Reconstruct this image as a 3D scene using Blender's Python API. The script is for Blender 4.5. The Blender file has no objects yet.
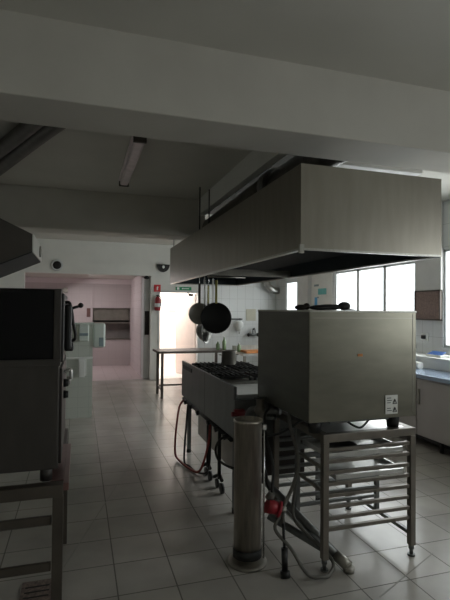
import bpy, bmesh, math, random
from math import radians, sin, cos, pi
from mathutils import Vector, Matrix
random.seed(4)
COL = bpy.context.scene.collection
OFF = {}

# ------------------------------------------------------------------ materials
def mat(name, color, rough=.6, metal=0.0, var=.08, scale=6.0, stretch=(1, 1, 1), bump=0.0, spec=.5, emit=None, estr=0, trans=0, alpha=1):
    m = bpy.data.materials.new(name); m.use_nodes = True
    nt = m.node_tree; b = nt.nodes['Principled BSDF']
    b.inputs['Roughness'].default_value = rough; b.inputs['Metallic'].default_value = metal
    b.inputs['Specular IOR Level'].default_value = spec
    tc = nt.nodes.new('ShaderNodeTexCoord'); mp = nt.nodes.new('ShaderNodeMapping')
    mp.inputs['Scale'].default_value = stretch
    nz = nt.nodes.new('ShaderNodeTexNoise'); nz.inputs['Scale'].default_value = scale; nz.inputs['Detail'].default_value = 4
    nt.links.new(tc.outputs['Object'], mp.inputs[0]); nt.links.new(mp.outputs[0], nz.inputs['Vector'])
    rp = nt.nodes.new('ShaderNodeValToRGB')
    lo = [max(0, c * (1 - var)) for c in color]; hi = [min(1, c * (1 + var)) for c in color]
    rp.color_ramp.elements[0].color = (*lo, 1); rp.color_ramp.elements[0].position = .3
    rp.color_ramp.elements[1].color = (*hi, 1); rp.color_ramp.elements[1].position = .7
    nt.links.new(nz.outputs['Fac'], rp.inputs[0]); nt.links.new(rp.outputs[0], b.inputs['Base Color'])
    if bump:
        bp = nt.nodes.new('ShaderNodeBump'); bp.inputs['Strength'].default_value = bump; bp.inputs['Distance'].default_value = .002
        nt.links.new(nz.outputs['Fac'], bp.inputs['Height']); nt.links.new(bp.outputs[0], b.inputs['Normal'])
    if emit:
        b.inputs['Emission Color'].default_value = (*emit, 1); b.inputs['Emission Strength'].default_value = estr
    if trans: b.inputs['Transmission Weight'].default_value = trans
    return m

def tile_mat(name, c1, c2, grout, size, plane='xy', off=(0, 0), rough=.35, gw=.006, rowratio=1.0, stain=0.0):
    m = bpy.data.materials.new(name); m.use_nodes = True
    nt = m.node_tree; b = nt.nodes['Principled BSDF']; N = nt.nodes.new; L = nt.links.new
    geo = N('ShaderNodeNewGeometry'); sep = N('ShaderNodeSeparateXYZ'); L(geo.outputs['Position'], sep.inputs[0])
    cmb = N('ShaderNodeCombineXYZ')
    a, c = {'xy': ('X', 'Y'), 'xz': ('X', 'Z'), 'yz': ('Y', 'Z')}[plane]
    L(sep.outputs[a], cmb.inputs[0]); L(sep.outputs[c], cmb.inputs[1])
    mp = N('ShaderNodeMapping'); mp.inputs['Location'].default_value = (-off[0] + 40 * size, -off[1] + 40 * size * rowratio, 0)
    L(cmb.outputs[0], mp.inputs[0])
    br = N('ShaderNodeTexBrick'); br.offset = 0; br.squash = 1
    br.inputs['Scale'].default_value = 1; br.inputs['Brick Width'].default_value = size
    br.inputs['Row Height'].default_value = size * rowratio; br.inputs['Mortar Size'].default_value = gw / 2
    br.inputs['Mortar Smooth'].default_value = .1
    br.inputs['Color1'].default_value = (*c1, 1); br.inputs['Color2'].default_value = (*c2, 1); br.inputs['Mortar'].default_value = (*grout, 1)
    L(mp.outputs[0], br.inputs['Vector'])
    nz = N('ShaderNodeTexNoise'); nz.inputs['Scale'].default_value = 1.7; nz.inputs['Detail'].default_value = 6
    L(geo.outputs['Position'], nz.inputs['Vector'])
    mr = N('ShaderNodeMapRange'); mr.inputs['From Min'].default_value = .3; mr.inputs['From Max'].default_value = .7
    mr.inputs['To Min'].default_value = 1 - stain; mr.inputs['To Max'].default_value = 1
    L(nz.outputs['Fac'], mr.inputs[0])
    mx = N('ShaderNodeMix'); mx.data_type = 'RGBA'; mx.blend_type = 'MULTIPLY'; mx.inputs[0].default_value = 1
    L(br.outputs['Color'], mx.inputs[6]); L(mr.outputs[0], mx.inputs[7]); L(mx.outputs[2], b.inputs['Base Color'])
    r2 = N('ShaderNodeMapRange'); r2.inputs['To Min'].default_value = rough; r2.inputs['To Max'].default_value = .9
    L(br.outputs['Fac'], r2.inputs[0]); L(r2.outputs[0], b.inputs['Roughness'])
    bp = N('ShaderNodeBump'); bp.invert = True; bp.inputs['Strength'].default_value = .3; bp.inputs['Distance'].default_value = .002
    L(br.outputs['Fac'], bp.inputs['Height']); L(bp.outputs[0], b.inputs['Normal'])
    return m

def glass_mat(name, tint=(.95, .98, 1)):
    m = bpy.data.materials.new(name); m.use_nodes = True; nt = m.node_tree
    nt.nodes.remove(nt.nodes['Principled BSDF'])
    t = nt.nodes.new('ShaderNodeBsdfTransparent'); t.inputs[0].default_value = (*tint, 1)
    g = nt.nodes.new('ShaderNodeBsdfGlossy'); g.inputs['Roughness'].default_value = .03
    x = nt.nodes.new('ShaderNodeMixShader'); x.inputs[0].default_value = .05
    nt.links.new(t.outputs[0], x.inputs[1]); nt.links.new(g.outputs[0], x.inputs[2])
    nt.links.new(x.outputs[0], nt.nodes['Material Output'].inputs[0]); return m

M = dict(
    plaster=mat('plaster', (.60, .578, .525), .85, var=.05, scale=2.5, bump=.15),
    ceiling=mat('ceiling_paint', (.60, .585, .535), .9, var=.05, scale=1.6, bump=.1),
    whitewall=mat('white_wall', (.74, .74, .70), .7, var=.03, scale=3),
    column=mat('column_plaster', (.68, .68, .66), .75, var=.04),
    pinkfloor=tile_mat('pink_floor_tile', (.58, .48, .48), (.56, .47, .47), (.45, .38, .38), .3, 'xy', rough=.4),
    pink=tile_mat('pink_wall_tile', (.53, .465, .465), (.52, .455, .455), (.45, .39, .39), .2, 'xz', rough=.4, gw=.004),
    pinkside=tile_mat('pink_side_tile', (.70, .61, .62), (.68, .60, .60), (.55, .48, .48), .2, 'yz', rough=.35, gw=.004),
    floor=tile_mat('floor_tile', (.53, .50, .455), (.48, .455, .415), (.17, .16, .14), .335, 'xy', (.23, 2.34), rough=.25, gw=.008, stain=.3),
    tile=tile_mat('white_wall_tile', (.72, .735, .73), (.70, .715, .71), (.50, .51, .50), .2, 'xz', (0, .05), rough=.28, gw=.006, rowratio=1.5),
    tileside=tile_mat('white_side_tile', (.70, .72, .72), (.68, .70, .70), (.48, .49, .48), .2, 'yz', (0, .05), rough=.28, gw=.006, rowratio=1.5),
    partition=tile_mat('pale_green_tile', (.60, .63, .57), (.59, .62, .56), (.50, .53, .48), .15, 'xz', rough=.35, gw=.005),
    hood=mat('hood_steel', (.28, .26, .22), .36, .85, var=.07, scale=4, stretch=(5, 5, .8), bump=.05),
    hoodshade=mat('hood_inside_shade', (.02, .03, .035), .6, .1, var=.2),  # near-black, so the shade inside the hood sits in the colour
    steel=mat('brushed_steel', (.40, .39, .355), .34, .9, var=.12, scale=6, stretch=(12, 12, .7), bump=.1),
    steeldull=mat('dull_steel', (.30, .285, .25), .42, .8, var=.12, scale=8),
    steeldark=mat('dark_steel', (.16, .165, .16), .38, .7, var=.15, scale=7, stretch=(1, 6, 1)),
    rangeside=mat('range_side_steel', (.135, .14, .14), .42, .6, var=.1, scale=3, stretch=(1, 4, 1)),
    lightsteel=mat('light_steel', (.62, .62, .60), .28, .7, var=.06, scale=9),
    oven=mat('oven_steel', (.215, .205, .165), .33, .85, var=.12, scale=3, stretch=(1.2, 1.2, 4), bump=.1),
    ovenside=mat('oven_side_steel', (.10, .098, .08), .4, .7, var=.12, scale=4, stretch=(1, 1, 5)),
    chrome=mat('chrome', (.7, .7, .7), .15, 1, var=.05),
    pipe=mat('cylinder_steel', (.54, .49, .42), .30, .85, var=.22, scale=7, stretch=(7, 7, .8), bump=.1),
    black=mat('black_plastic', (.012, .012, .012), .5, var=.2),
    blackglass=mat('black_glass', (.003, .003, .004), .22, var=.1, spec=.25),
    iron=mat('cast_iron', (.018, .017, .016), .6, .2, var=.3, scale=20, bump=.3),
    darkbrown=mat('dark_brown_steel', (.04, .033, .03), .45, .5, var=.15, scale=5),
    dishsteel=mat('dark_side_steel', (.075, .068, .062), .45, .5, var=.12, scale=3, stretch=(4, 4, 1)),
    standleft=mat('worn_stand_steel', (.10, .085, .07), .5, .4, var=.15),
    redreflect_notice=mat('reflection_and_notice_red', (.20, .11, .10), .4, .5, var=.12),  # pink light reflected on the stand top, painted in; also the notice's red
    duct=mat('duct_dark', (.085, .078, .07), .45, .6, var=.25, scale=14),
    ductflex=mat('chrome_duct', (.45, .44, .42), .3, .9, var=.2, scale=10),
    white=mat('white_plastic', (.78, .79, .76), .4, var=.03),
    greenwhite=mat('greenish_white_plastic', (.66, .72, .66), .4, var=.03),
    greylabel=mat('grey_blue_label', (.25, .32, .34), .5, var=.1),
    red=mat('red_paint', (.60, .03, .035), .4, var=.08),
    tapred=mat('tap_red', (.20, .015, .02), .5, var=.1),
    darkred=mat('dark_red_paint', (.32, .02, .03), .4, var=.1),
    redhose=mat('red_rubber_hose', (.30, .05, .04), .5, var=.15),
    greyhose=mat('grey_rubber_hose', (.11, .105, .09), .55, var=.2, scale=30),
    blackrubber=mat('black_rubber', (.02, .02, .02), .6, var=.2),
    green=mat('green_sign', (.02, .30, .12), .5, var=.05),
    signwhite=mat('sign_white', (.9, .9, .88), .5, var=.02),
    teal=mat('teal_paper', (.18, .55, .55), .7, var=.08),
    blue=mat('blue_paper', (.12, .42, .75), .7, var=.08),
    paper=mat('white_paper', (.8, .8, .76), .8, var=.04),
    beige=mat('beige_paper', (.58, .56, .46), .8, var=.05),
    cork=mat('cork_board', (.27, .19, .165), .9, var=.2, scale=50, bump=.2),
    frame=mat('white_frame', (.62, .64, .64), .5, var=.03),
    lampcover=mat('lamp_cover', (.75, .66, .68), .3, var=.12, scale=12),
    orange=mat('orange_wood', (.58, .22, .06), .6, var=.15),
    brown=mat('brown_metal', (.085, .07, .06), .5, .3, var=.15),
    standsteel=mat('stand_steel', (.19, .17, .145), .4, .7, var=.15, scale=9),
    bottle=mat('green_bottle', (.20, .29, .14), .3, var=.2, spec=.6),
    panin=mat('grey_pan', (.36, .35, .31), .5, .2, var=.12),
    panblack=mat('black_pan', (.012, .012, .013), .4, .2, var=.15),
    colander=mat('colander_steel', (.12, .12, .11), .3, .8, var=.4, scale=40),
    yellow=mat('yellow_green_handle', (.36, .33, .08), .5, var=.1),
    bluetop=mat('bluish_worktop', (.42, .52, .68), .22, .5, var=.05),
    bluelcd=mat('blue_display', (.05, .12, .34), .25, var=.1),
    cabinet=mat('cabinet_steel', (.50, .47, .46), .45, .1, var=.06, scale=3),
    door=mat('door_cream', (.80, .70, .66), .5, var=.03),
    hall=mat('hall_paint', (.88, .85, .82), .7, var=.02),
    notice=mat('orange_notice', (.85, .55, .40), .7, var=.08),
    nichedark=mat('niche_dark', (.22, .20, .19), .7, var=.1),
    glass=glass_mat('window_glass'),
    drain=mat('drain_red', (.20, .15, .13), .6, var=.5, scale=60),
)

# ------------------------------------------------------------------ mesh builder
class MB:
    def __init__(s): s.bm = bmesh.new()
    def _merge(s, b):
        me = bpy.data.meshes.new('tmp'); b.to_mesh(me); b.free(); s.bm.from_mesh(me); bpy.data.meshes.remove(me); return s
    def box(s, x0, x1, y0, y1, z0, z1, bev=0.0, rot=None, piv=None):
        b = bmesh.new(); bmesh.ops.create_cube(b, size=1)
        bmesh.ops.scale(b, vec=(x1 - x0, y1 - y0, z1 - z0), verts=b.verts)
        bmesh.ops.translate(b, vec=((x0 + x1) / 2, (y0 + y1) / 2, (z0 + z1) / 2), verts=b.verts)
        if bev: bmesh.ops.bevel(b, geom=b.edges[:], offset=bev, segments=2, affect='EDGES', profile=.5)
        if rot:
            p = Vector(piv or ((x0 + x1) / 2, (y0 + y1) / 2, (z0 + z1) / 2))
            bmesh.ops.rotate(b, cent=p, matrix=Matrix.Rotation(rot[1], 3, rot[0]), verts=b.verts)
        return s._merge(b)
    def cyl(s, p0, p1, r0, r1=None, seg=20, caps=True):
        p0, p1 = Vector(p0), Vector(p1); d = p1 - p0; b = bmesh.new()
        bmesh.ops.create_cone(b, cap_ends=caps, segments=seg, radius1=r0, radius2=r0 if r1 is None else r1, depth=d.length)
        b.transform(Matrix.Translation((p0 + p1) / 2) @ d.to_track_quat('Z', 'Y').to_matrix().to_4x4())
        for f in b.faces: f.smooth = len(f.verts) == 4
        return s._merge(b)
    def sph(s, c, r, sc=(1, 1, 1), seg=16):
        b = bmesh.new(); bmesh.ops.create_uvsphere(b, u_segments=seg, v_segments=seg // 2 + 2, radius=r)
        b.transform(Matrix.Translation(c) @ Matrix.Diagonal((*sc, 1)))
        for f in b.faces: f.smooth = True
        return s._merge(b)
    def prism(s, pts, axis, a, b_):
        """polygon pts in the two other axes, extruded along axis from a to b_"""
        b = bmesh.new()
        def mk(p, t):
            return {'x': (t, p[0], p[1]), 'y': (p[0], t, p[1]), 'z': (p[0], p[1], t)}[axis]
        v0 = [b.verts.new(mk(p, a)) for p in pts]; v1 = [b.verts.new(mk(p, b_)) for p in pts]
        b.faces.new(v0); b.faces.new(v1[::-1])
        for i in range(len(pts)):
            j = (i + 1) % len(pts); b.faces.new((v0[j], v0[i], v1[i], v1[j]))
        bmesh.ops.recalc_face_normals(b, faces=b.faces[:])
        return s._merge(b)
    def tube(s, pts, r, seg=10, sub=6, ribs=0):
        P = [Vector(p) for p in pts]; Q = []
        if len(P) == 2: Q = [P[0].lerp(P[1], i / 12) for i in range(13)] if ribs else P
        else:
            E = [2 * P[0] - P[1]] + P + [2 * P[-1] - P[-2]]
            for i in range(1, len(E) - 2):
                for k in range(sub):
                    t = k / sub; a, b, c, d = E[i - 1:i + 3]
                    Q.append(.5 * ((2 * b) + (c - a) * t + (2 * a - 5 * b + 4 * c - d) * t * t + (3 * b - a - 3 * c + d) * t ** 3))
            Q.append(P[-1])
        b = bmesh.new(); rings = []; up = Vector((0, 0, 1)); prev = None
        for i, q in enumerate(Q):
            t = (Q[min(i + 1, len(Q) - 1)] - Q[max(i - 1, 0)]).normalized()
            n = (prev - t * prev.dot(t)) if prev else t.cross(up)
            if n.length < 1e-3: n = t.cross(Vector((1, 0, 0)))
            n.normalize(); prev = n; m = t.cross(n)
            rr = r * (1 + (.12 if (ribs and i % 2) else 0))
            rings.append([b.verts.new(q + rr * (cos(2 * pi * k / seg) * n + sin(2 * pi * k / seg) * m)) for k in range(seg)])
        for i in range(len(rings) - 1):
            for k in range(seg):
                f = b.faces.new((rings[i][k], rings[i][(k + 1) % seg], rings[i + 1][(k + 1) % seg], rings[i + 1][k])); f.smooth = True
        b.faces.new(rings[0][::-1]); b.faces.new(rings[-1])
        bmesh.ops.recalc_face_normals(b, faces=b.faces[:])
        return s._merge(b)
    def lathe(s, prof, c, axis='z', seg=28):
        """prof = [(r, h)...] revolved about axis through c"""
        b = bmesh.new(); rings = []
        for r, h in prof:
            if r < 1e-5: rings.append([b.verts.new((0, 0, h))])
            else: rings.append([b.verts.new((r * cos(2 * pi * k / seg), r * sin(2 * pi * k / seg), h)) for k in range(seg)])
        for A, B in zip(rings, rings[1:]):
            for k in range(seg):
                j = (k + 1) % seg
                if len(A) == 1 and len(B) == 1: continue
                vs = (A[0], B[j], B[k]) if len(A) == 1 else (A[k], A[j], B[0]) if len(B) == 1 else (A[k], A[j], B[j], B[k])
                f = b.faces.new(vs); f.smooth = True
        R = {'z': Matrix.Identity(4), 'y': Matrix.Rotation(-pi / 2, 4, 'X'), 'x': Matrix.Rotation(pi / 2, 4, 'Y')}[axis]
        b.transform(Matrix.Translation(c) @ R)
        bmesh.ops.recalc_face_normals(b, faces=b.faces[:])
        return s._merge(b)
    def text(s, body, size, loc, rot, ext=.001):
        cu = bpy.data.curves.new('t', 'FONT'); cu.body = body; cu.size = size; cu.extrude = ext; cu.align_x = 'CENTER'; cu.align_y = 'CENTER'
        o = bpy.data.objects.new('t', cu); COL.objects.link(o); bpy.context.view_layer.update()
        me = bpy.data.meshes.new_from_object(o.evaluated_get(bpy.context.evaluated_depsgraph_get()))
        b = bmesh.new(); b.from_mesh(me); bpy.data.objects.remove(o); bpy.data.meshes.remove(me)
        b.transform(Matrix.Translation(loc) @ rot.to_4x4()); return s._merge(b)

def _mk(name, mb, m, off):
    me = bpy.data.meshes.new(name); mb.bm.to_mesh(me); mb.bm.free()
    me.transform(Matrix.Translation(-Vector(off))); me.materials.append(M[m])
    o = bpy.data.objects.new(name, me); COL.objects.link(o); return o
def tag(o, label, cat, group=None):
    o['label'] = label; o['category'] = cat
    if group: o['group'] = group
    return o
def struct(name, mb, m, parent=None):
    o = _mk(name, mb, m, (0, 0, 0)); o['kind'] = 'structure'
    if parent: o.parent = parent
    return o
def thing(name, label, cat, loc, group=None):
    o = bpy.data.objects.new(name, None); COL.objects.link(o); o.location = loc; o.empty_display_size = .1
    OFF[o.name] = Vector(loc); return tag(o, label, cat, group)
def part(p, name, mb, m, label=None):
    o = _mk(name, mb, m, OFF[p.name]); o.parent = p; OFF[o.name] = OFF[p.name]
    if label: o['label'] = label
    return o
def single(name, mb, m, label, cat, loc, group=None):
    o = _mk(name, mb, m, loc); o.location = loc; OFF[o.name] = Vector(loc); return tag(o, label, cat, group)
def dup(root, loc, label=None):
    r = root.copy(); COL.objects.link(r); r.location = loc
    if label: r['label'] = label
    for ch in list(root.children):
        c = ch.copy(); COL.objects.link(c); c.parent = r
        for g in list(ch.children):
            d = g.copy(); COL.objects.link(d); d.parent = c
    return r

# ------------------------------------------------------------------ the room
struct('floor', MB().box(-3.2, 4.9, -3.2, 10.65, -.12, 0), 'floor')
struct('floor', MB().box(-2.2, 1.7, 10.65, 13.6, -.12, 0.0), 'pinkfloor')
struct('floor', MB().box(1.7, 3.4, 10.65, 12.6, -.12, 0.0), 'hall')
struct('ceiling', MB().box(-3.2, 4.9, -3.2, 10.65, 3.06, 3.2), 'ceiling')
struct('ceiling', MB().box(-2.2, 1.6, 10.65, 13.6, 2.42, 2.5), 'plaster')
struct('ceiling', MB().box(1.62, 3.4, 10.65, 12.6, 2.42, 2.5), 'hall')
struct('trim_1', MB().box(-3.1, 4.72, 2.478, 2.86, 2.65, 3.07, .006), 'plaster')           # near ceiling beam
struct('trim_2', MB().box(-3.1, 1.6, 6.0, 6.4, 2.56, 3.07, .02), 'plaster')                 # far ceiling beam
struct('trim_3', MB().box(1.50, 1.58, 2.86, 6.0, 2.85, 3.07), 'whitewall')  # edge of the ceiling drop, given white paint to look lit
struct('trim_13', MB().box(1.58, 1.84, 2.86, 6.5, 2.98, 3.07), 'darkbrown')                   # dark box beside the ducts, shade put into its colour
struct('wall_left', MB().box(-3.2, -3.05, -3.2, 10.65, 0, 3.1), 'whitewall')
struct('wall_back', MB().box(-3.2, 4.9, -3.2, -3.05, 0, 3.1), 'whitewall')
fw = MB().box(-3.1, -1.1, 10.5, 10.65, 0, 3.1).box(-1.11, 1.54, 10.5, 10.65, 2.34, 3.1).box(1.54, 1.745, 10.5, 10.65, 0, 3.1)
fw.box(1.744, 2.632, 10.5, 10.65, 1.975, 3.1)
struct('wall_far', fw, 'whitewall')
struct('wall_far', MB().box(2.63, 4.75, 10.5, 10.65, 0, 3.1), 'tile')
struct('trim_4', MB().box(-3.1, 1.74, 10.47, 10.5, 2.34, 2.592), 'whitewall')              # low band over the opening
struct('trim_5', MB().box(1.70, 1.745, 10.485, 10.66, 0, 2.02).box(2.63, 2.675, 10.485, 10.66, 0, 2.02).box(1.745, 2.63, 10.485, 10.66, 1.975, 2.02), 'frame')
M['floorline'] = mat('floor_line', (.27, .26, .23), .6)  # thin diagonal lines on the floor, darker than the tiles
for k, (p0, p1) in enumerate((((-.067, 3.065), (1.278, 7.19)), ((2.257, 2.552), (1.628, 2.248)))):
    v = Vector((p1[0] - p0[0], p1[1] - p0[1])).normalized() * .0035; q = (-v.y, v.x)
    struct('trim_%d' % (14 + k), MB().prism([(p0[0] - q[0], p0[1] - q[1]), (p1[0] - q[0], p1[1] - q[1]), (p1[0] + q[0], p1[1] + q[1]), (p0[0] + q[0], p0[1] + q[1])], 'z', -.002, .0008), 'floorline')
# right wall with windows
W = [(-1.2, .8, 1.15, 2.4), (3.25, 5.016, 1.12, 2.42), (5.53, 7.75, 1.1, 2.32), (9.21, 9.93, 1.1, 2.255)]
rw = MB(); ys = -3.1
for y0, y1, z0, z1 in W:
    rw.box(4.6, 4.75, ys, y0, 0, 3.1).box(4.6, 4.75, y0, y1, 0, z0).box(4.6, 4.75, y0, y1, z1, 3.1); ys = y1
rw.box(4.6, 4.75, ys, 10.65, 0, 3.1)
struct('wall_right', rw, 'tileside')
struct('trim_6', MB().box(4.5, 4.6, 8.655, 9.15, 0, 3.06, .004), 'column')                 # pilaster between windows
struct('trim_7', MB().box(4.57, 4.6, 5.02, 5.52, 1.88, 3.06), 'column')
nsplit = [2, 2, 3, 1]
for i, (y0, y1, z0, z1) in enumerate(W):
    f = MB(); t = .035; x0, x1 = 4.615, 4.665
    f.box(x0, x1, y0, y1, z0, z0 + t).box(x0, x1, y0, y1, z1 - t, z1).box(x0, x1, y0, y0 + t, z0, z1).box(x0, x1, y1 - t, y1, z0, z1)
    n = nsplit[i]
    for k in range(1, n):
        y = {2: (5.53 + 2.22 * k / 3)}.get(i, y0 + (y1 - y0) * k / n)
        f.box(x0, x1, y - t, y + t, z0, z1)
    w = struct('window_%d' % (i + 1), f, 'frame')
    struct('pane', MB().box(4.638, 4.642, y0 + .02, y1 - .02, z0 + .02, z1 - .02), 'glass', w)
    struct('window_sill', MB().box(4.575, 4.62, y0 - .02, y1 + .02, z0 - .03, z0), 'frame', w)

# pink room beyond the opening
nb = MB().box(-2.2, .34, 13.4, 13.55, 0, 2.5).box(.34, 1.6, 13.4, 13.55, 0, .74).box(.34, 1.6, 13.4, 13.55, 1.61, 2.5).box(1.38, 1.6, 13.4, 13.55, .7, 1.62)
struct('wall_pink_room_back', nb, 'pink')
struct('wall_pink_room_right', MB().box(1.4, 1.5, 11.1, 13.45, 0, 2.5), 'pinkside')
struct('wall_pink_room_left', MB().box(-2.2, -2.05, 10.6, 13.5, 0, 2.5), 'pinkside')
struct('trim_8', MB().box(.30, .36, 13.36, 13.4, 0, 2.42), 'pink')
struct('trim_9', MB().box(-2.05, 1.4, 13.34, 13.4, 2.28, 2.42), 'pinkside')
ct = thing('serving_hatch', 'dark recessed serving hatch in the back wall of the pink room', 'hatch', (.86, 13.5, .74))
part(ct, 'recess', MB().box(.34, 1.38, 13.70, 13.74, .74, 1.61).box(.32, .34, 13.41, 13.72, .74, 1.61).box(1.38, 1.40, 13.41, 13.72, .74, 1.61).box(.34, 1.38, 13.41, 13.72, 1.6, 1.62), 'nichedark')
part(ct, 'shelf', MB().box(.34, 1.38, 13.42, 13.7, 1.18, 1.21), 'steeldull')
part(ct, 'counter', MB().box(.34, 1.38, 13.38, 13.72, .72, .75), 'steeldull')
part(ct, 'shutter', MB().box(.34, 1.38, 13.5, 13.52, 1.26, 1.60), 'steeldull')
tc = thing('tall_cabinet', 'narrow pale tall cabinet beside the white column with a dark glass middle', 'cabinet', (1.48, 10.9, 0))
part(tc, 'body', MB().box(1.405, 1.56, 10.68, 11.08, 0, 1.0, .005).box(1.405, 1.56, 10.68, 11.08, 1.545, 2.32, .005).box(1.405, 1.43, 10.68, 11.08, 1.0, 1.55).box(1.54, 1.56, 10.68, 11.08, 1.0, 1.55), 'frame')
part(tc, 'glass_front', MB().box(1.43, 1.54, 10.72, 11.06, 1.0, 1.545), 'darkbrown', 'dark glass middle section')
single('junction_box', MB().box(-.44, -.30, 13.33, 13.4, 2.02, 2.15, .008).box(-.42, -.32, 13.32, 13.33, 2.04, 2.13), 'steeldull', 'small grey junction box high on the pink back wall', 'electrical box', (-.37, 13.4, 2.02))
single('wall_notice', MB().box(.2, .3, 13.385, 13.395, 1.36, 1.6).box(.21, .29, 13.38, 13.386, 1.38, 1.58), 'redreflect_notice', 'small red notice on the pink wall left of the hatch', 'notice', (.25, 13.395, 1.36))

# hall beyond the door
struct('wall_hall', MB().box(1.6, 3.4, 12.5, 12.6, 0, 2.5).box(3.3, 3.4, 10.65, 12.6, 0, 2.5).box(1.62, 1.72, 10.65, 12.6, 0, 2.5), 'hall')
d = struct('door_1', MB().box(0, .86, -.02, .02, .01, 1.96, .003).box(.12, .74, -.026, -.018, .2, .85, .004).box(.12, .74, -.026, -.018, 1.05, 1.8, .004), 'door')
d.location = (2.625, 10.68, 0); d.rotation_euler = (0, 0, radians(110))
struct('door_handle', MB().cyl((.80, -.02, 1.0), (.80, -.07, 1.0), .012).cyl((.80, -.065, 1.0), (.68, -.065, 1.0), .010), 'chrome', d)
single('wall_notice', MB().box(2.33, 2.49, 12.485, 12.498, 1.52, 1.76).box(2.32, 2.50, 12.49, 12.5, 1.51, 1.77), 'notice', 'faint orange notice on the bright hall wall seen through the doorway', 'notice', (2.41, 12.5, 1.5))
dc = thing('door_closer', 'small dark door closer under the door frame head', 'door closer', (2.45, 10.5, 1.92))
part(dc, 'closer_body', MB().box(2.40, 2.50, 10.44, 10.485, 1.90, 1.95, .008), 'black')
part(dc, 'arm', MB().cyl((2.44, 10.46, 1.93), (2.36, 10.45, 1.985), .009), 'black')

# ------------------------------------------------------------------ far wall fittings
el = thing('emergency_lamp', 'dark half-round bulkhead lamp on the white wall above the opening corner', 'lamp', (1.80, 10.5, 2.45))
hd = MB().prism([(1.80 + .145 * cos(a), 2.60 - .17 * sin(a)) for a in [pi * k / 14 for k in range(15)]], 'y', 10.41, 10.5)
part(el, 'housing', hd, 'black')
part(el, 'lens', MB().sph((1.80, 10.41, 2.545), .028, (1, .4, 1.3)), 'white')
cam_ = thing('wall_speaker', 'round black speaker in a pale ring above the opening, left end', 'speaker', (-.46, 10.47, 2.5))
part(cam_, 'ring', MB().lathe([(.075, 0), (.125, 0), (.125, -.02), (.11, -.03), (.085, -.03), (.075, 0)], (-.46, 10.47, 2.505), 'y'), 'frame')
part(cam_, 'speaker_cone', MB().lathe([(0, -.02), (.03, -.015), (.085, -.03), (.085, 0), (0, 0)], (-.46, 10.47, 2.505), 'y'), 'black')
sc_ = thing('security_camera', 'small dark camera under the soffit at the opening corner', 'camera', (1.45, 10.6, 2.34))
part(sc_, 'mount', MB().cyl((1.45, 10.58, 2.34), (1.45, 10.58, 2.31), .03), 'black')
part(sc_, 'camera_body', MB().sph((1.45, 10.58, 2.30), .045, (1.5, 1, .8)), 'black')
fs = thing('fire_sign', 'small square red fire extinguisher sign beside the doorway', 'sign', (1.68, 10.5, 2.0))
part(fs, 'sign_plate', MB().box(1.605, 1.755, 10.482, 10.497, 1.985, 2.145, .003), 'red')
part(fs, 'pictogram', MB().box(1.665, 1.695, 10.478, 10.483, 2.02, 2.09, .002).box(1.672, 1.688, 10.478, 10.483, 2.09, 2.105).cyl((1.688, 10.48, 2.10), (1.71, 10.48, 2.085), .004), 'signwhite')
fe = thing('fire_extinguisher', 'red fire extinguisher hung on the white wall beside the doorway', 'extinguisher', (1.68, 10.42, 1.56))
part(fe, 'cylinder', MB().lathe([(0, 1.56), (.06, 1.56), (.068, 1.58), (.068, 1.80), (.05, 1.85), (.02, 1.875), (0, 1.875)], (1.68, 10.42, 0)), 'darkred')
part(fe, 'label_band', MB().lathe([(.0695, 1.64), (.0695, 1.72)], (1.68, 10.42, 0)), 'frame')
part(fe, 'valve', MB().cyl((1.68, 10.42, 1.87), (1.68, 10.42, 1.90), .015).box(1.64, 1.72, 10.41, 10.43, 1.89, 1.91, .003), 'black')
part(fe, 'hose', MB().tube([(1.70, 10.41, 1.88), (1.745, 10.39, 1.86), (1.755, 10.39, 1.75), (1.745, 10.39, 1.66)], .010), 'blackrubber')
part(fe, 'bracket', MB().box(1.66, 1.70, 10.485, 10.5, 1.62, 1.86), 'black')
ex = thing('exit_sign', 'long green emergency exit sign above the bright doorway', 'sign', (2.29, 10.49, 2.04))
part(ex, 'sign_plate', MB().box(2.10, 2.47, 10.478, 10.497, 2.03, 2.105, .003), 'green')
part(ex, 'pictogram', MB().box(2.27, 2.41, 10.474, 10.479, 2.06, 2.075).prism([(2.27, 2.045), (2.27, 2.09), (2.235, 2.0675)], 'y', 10.474, 10.479), 'signwhite')
part(ex, 'pictogram', MB().box(2.13, 2.185, 10.474, 10.479, 2.042, 2.094), 'signwhite')
# duct elbow, soap, tap, paper on tiled wall
single('vent_pipe', MB().tube([(4.28, 10.49, 2.30), (4.28, 10.36, 2.27), (4.33, 10.30, 2.14), (4.47, 10.30, 2.06), (4.58, 10.3, 2.06)], .075, seg=16, sub=5, ribs=1), 'ductflex', 'shiny bent vent pipe high on the tiled wall by the window', 'pipe', (4.28, 10.5, 2.2))
sd = thing('soap_dispenser', 'white soap dispenser on the tiled wall left of the tap', 'dispenser', (3.62, 10.48, 1.08))
part(sd, 'dispenser_body', MB().lathe([(0, 1.33), (.07, 1.32), (.11, 1.28), (.11, 1.20), (.07, 1.16), (.06, 1.09), (0, 1.08)], (3.62, 10.44, 0)), 'white')
part(sd, 'nozzle', MB().cyl((3.62, 10.42, 1.10), (3.62, 10.40, 1.03), .012), 'steeldull')
tp = thing('wall_tap', 'dark wall-mounted mixer tap with cross handles on the tiled wall', 'tap', (3.98, 10.5, .98))
part(tp, 'tap_body', MB().cyl((3.86, 10.44, 1.0), (4.10, 10.44, 1.0), .03).cyl((3.88, 10.44, 1.0), (3.88, 10.5, 1.0), .02).cyl((4.08, 10.44, 1.0), (4.08, 10.5, 1.0), .02), 'steeldark')
part(tp, 'spout', MB().tube([(3.98, 10.44, 1.0), (3.98, 10.43, 1.12), (3.98, 10.34, 1.15), (3.98, 10.28, 1.06)], .018), 'steeldark')
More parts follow.
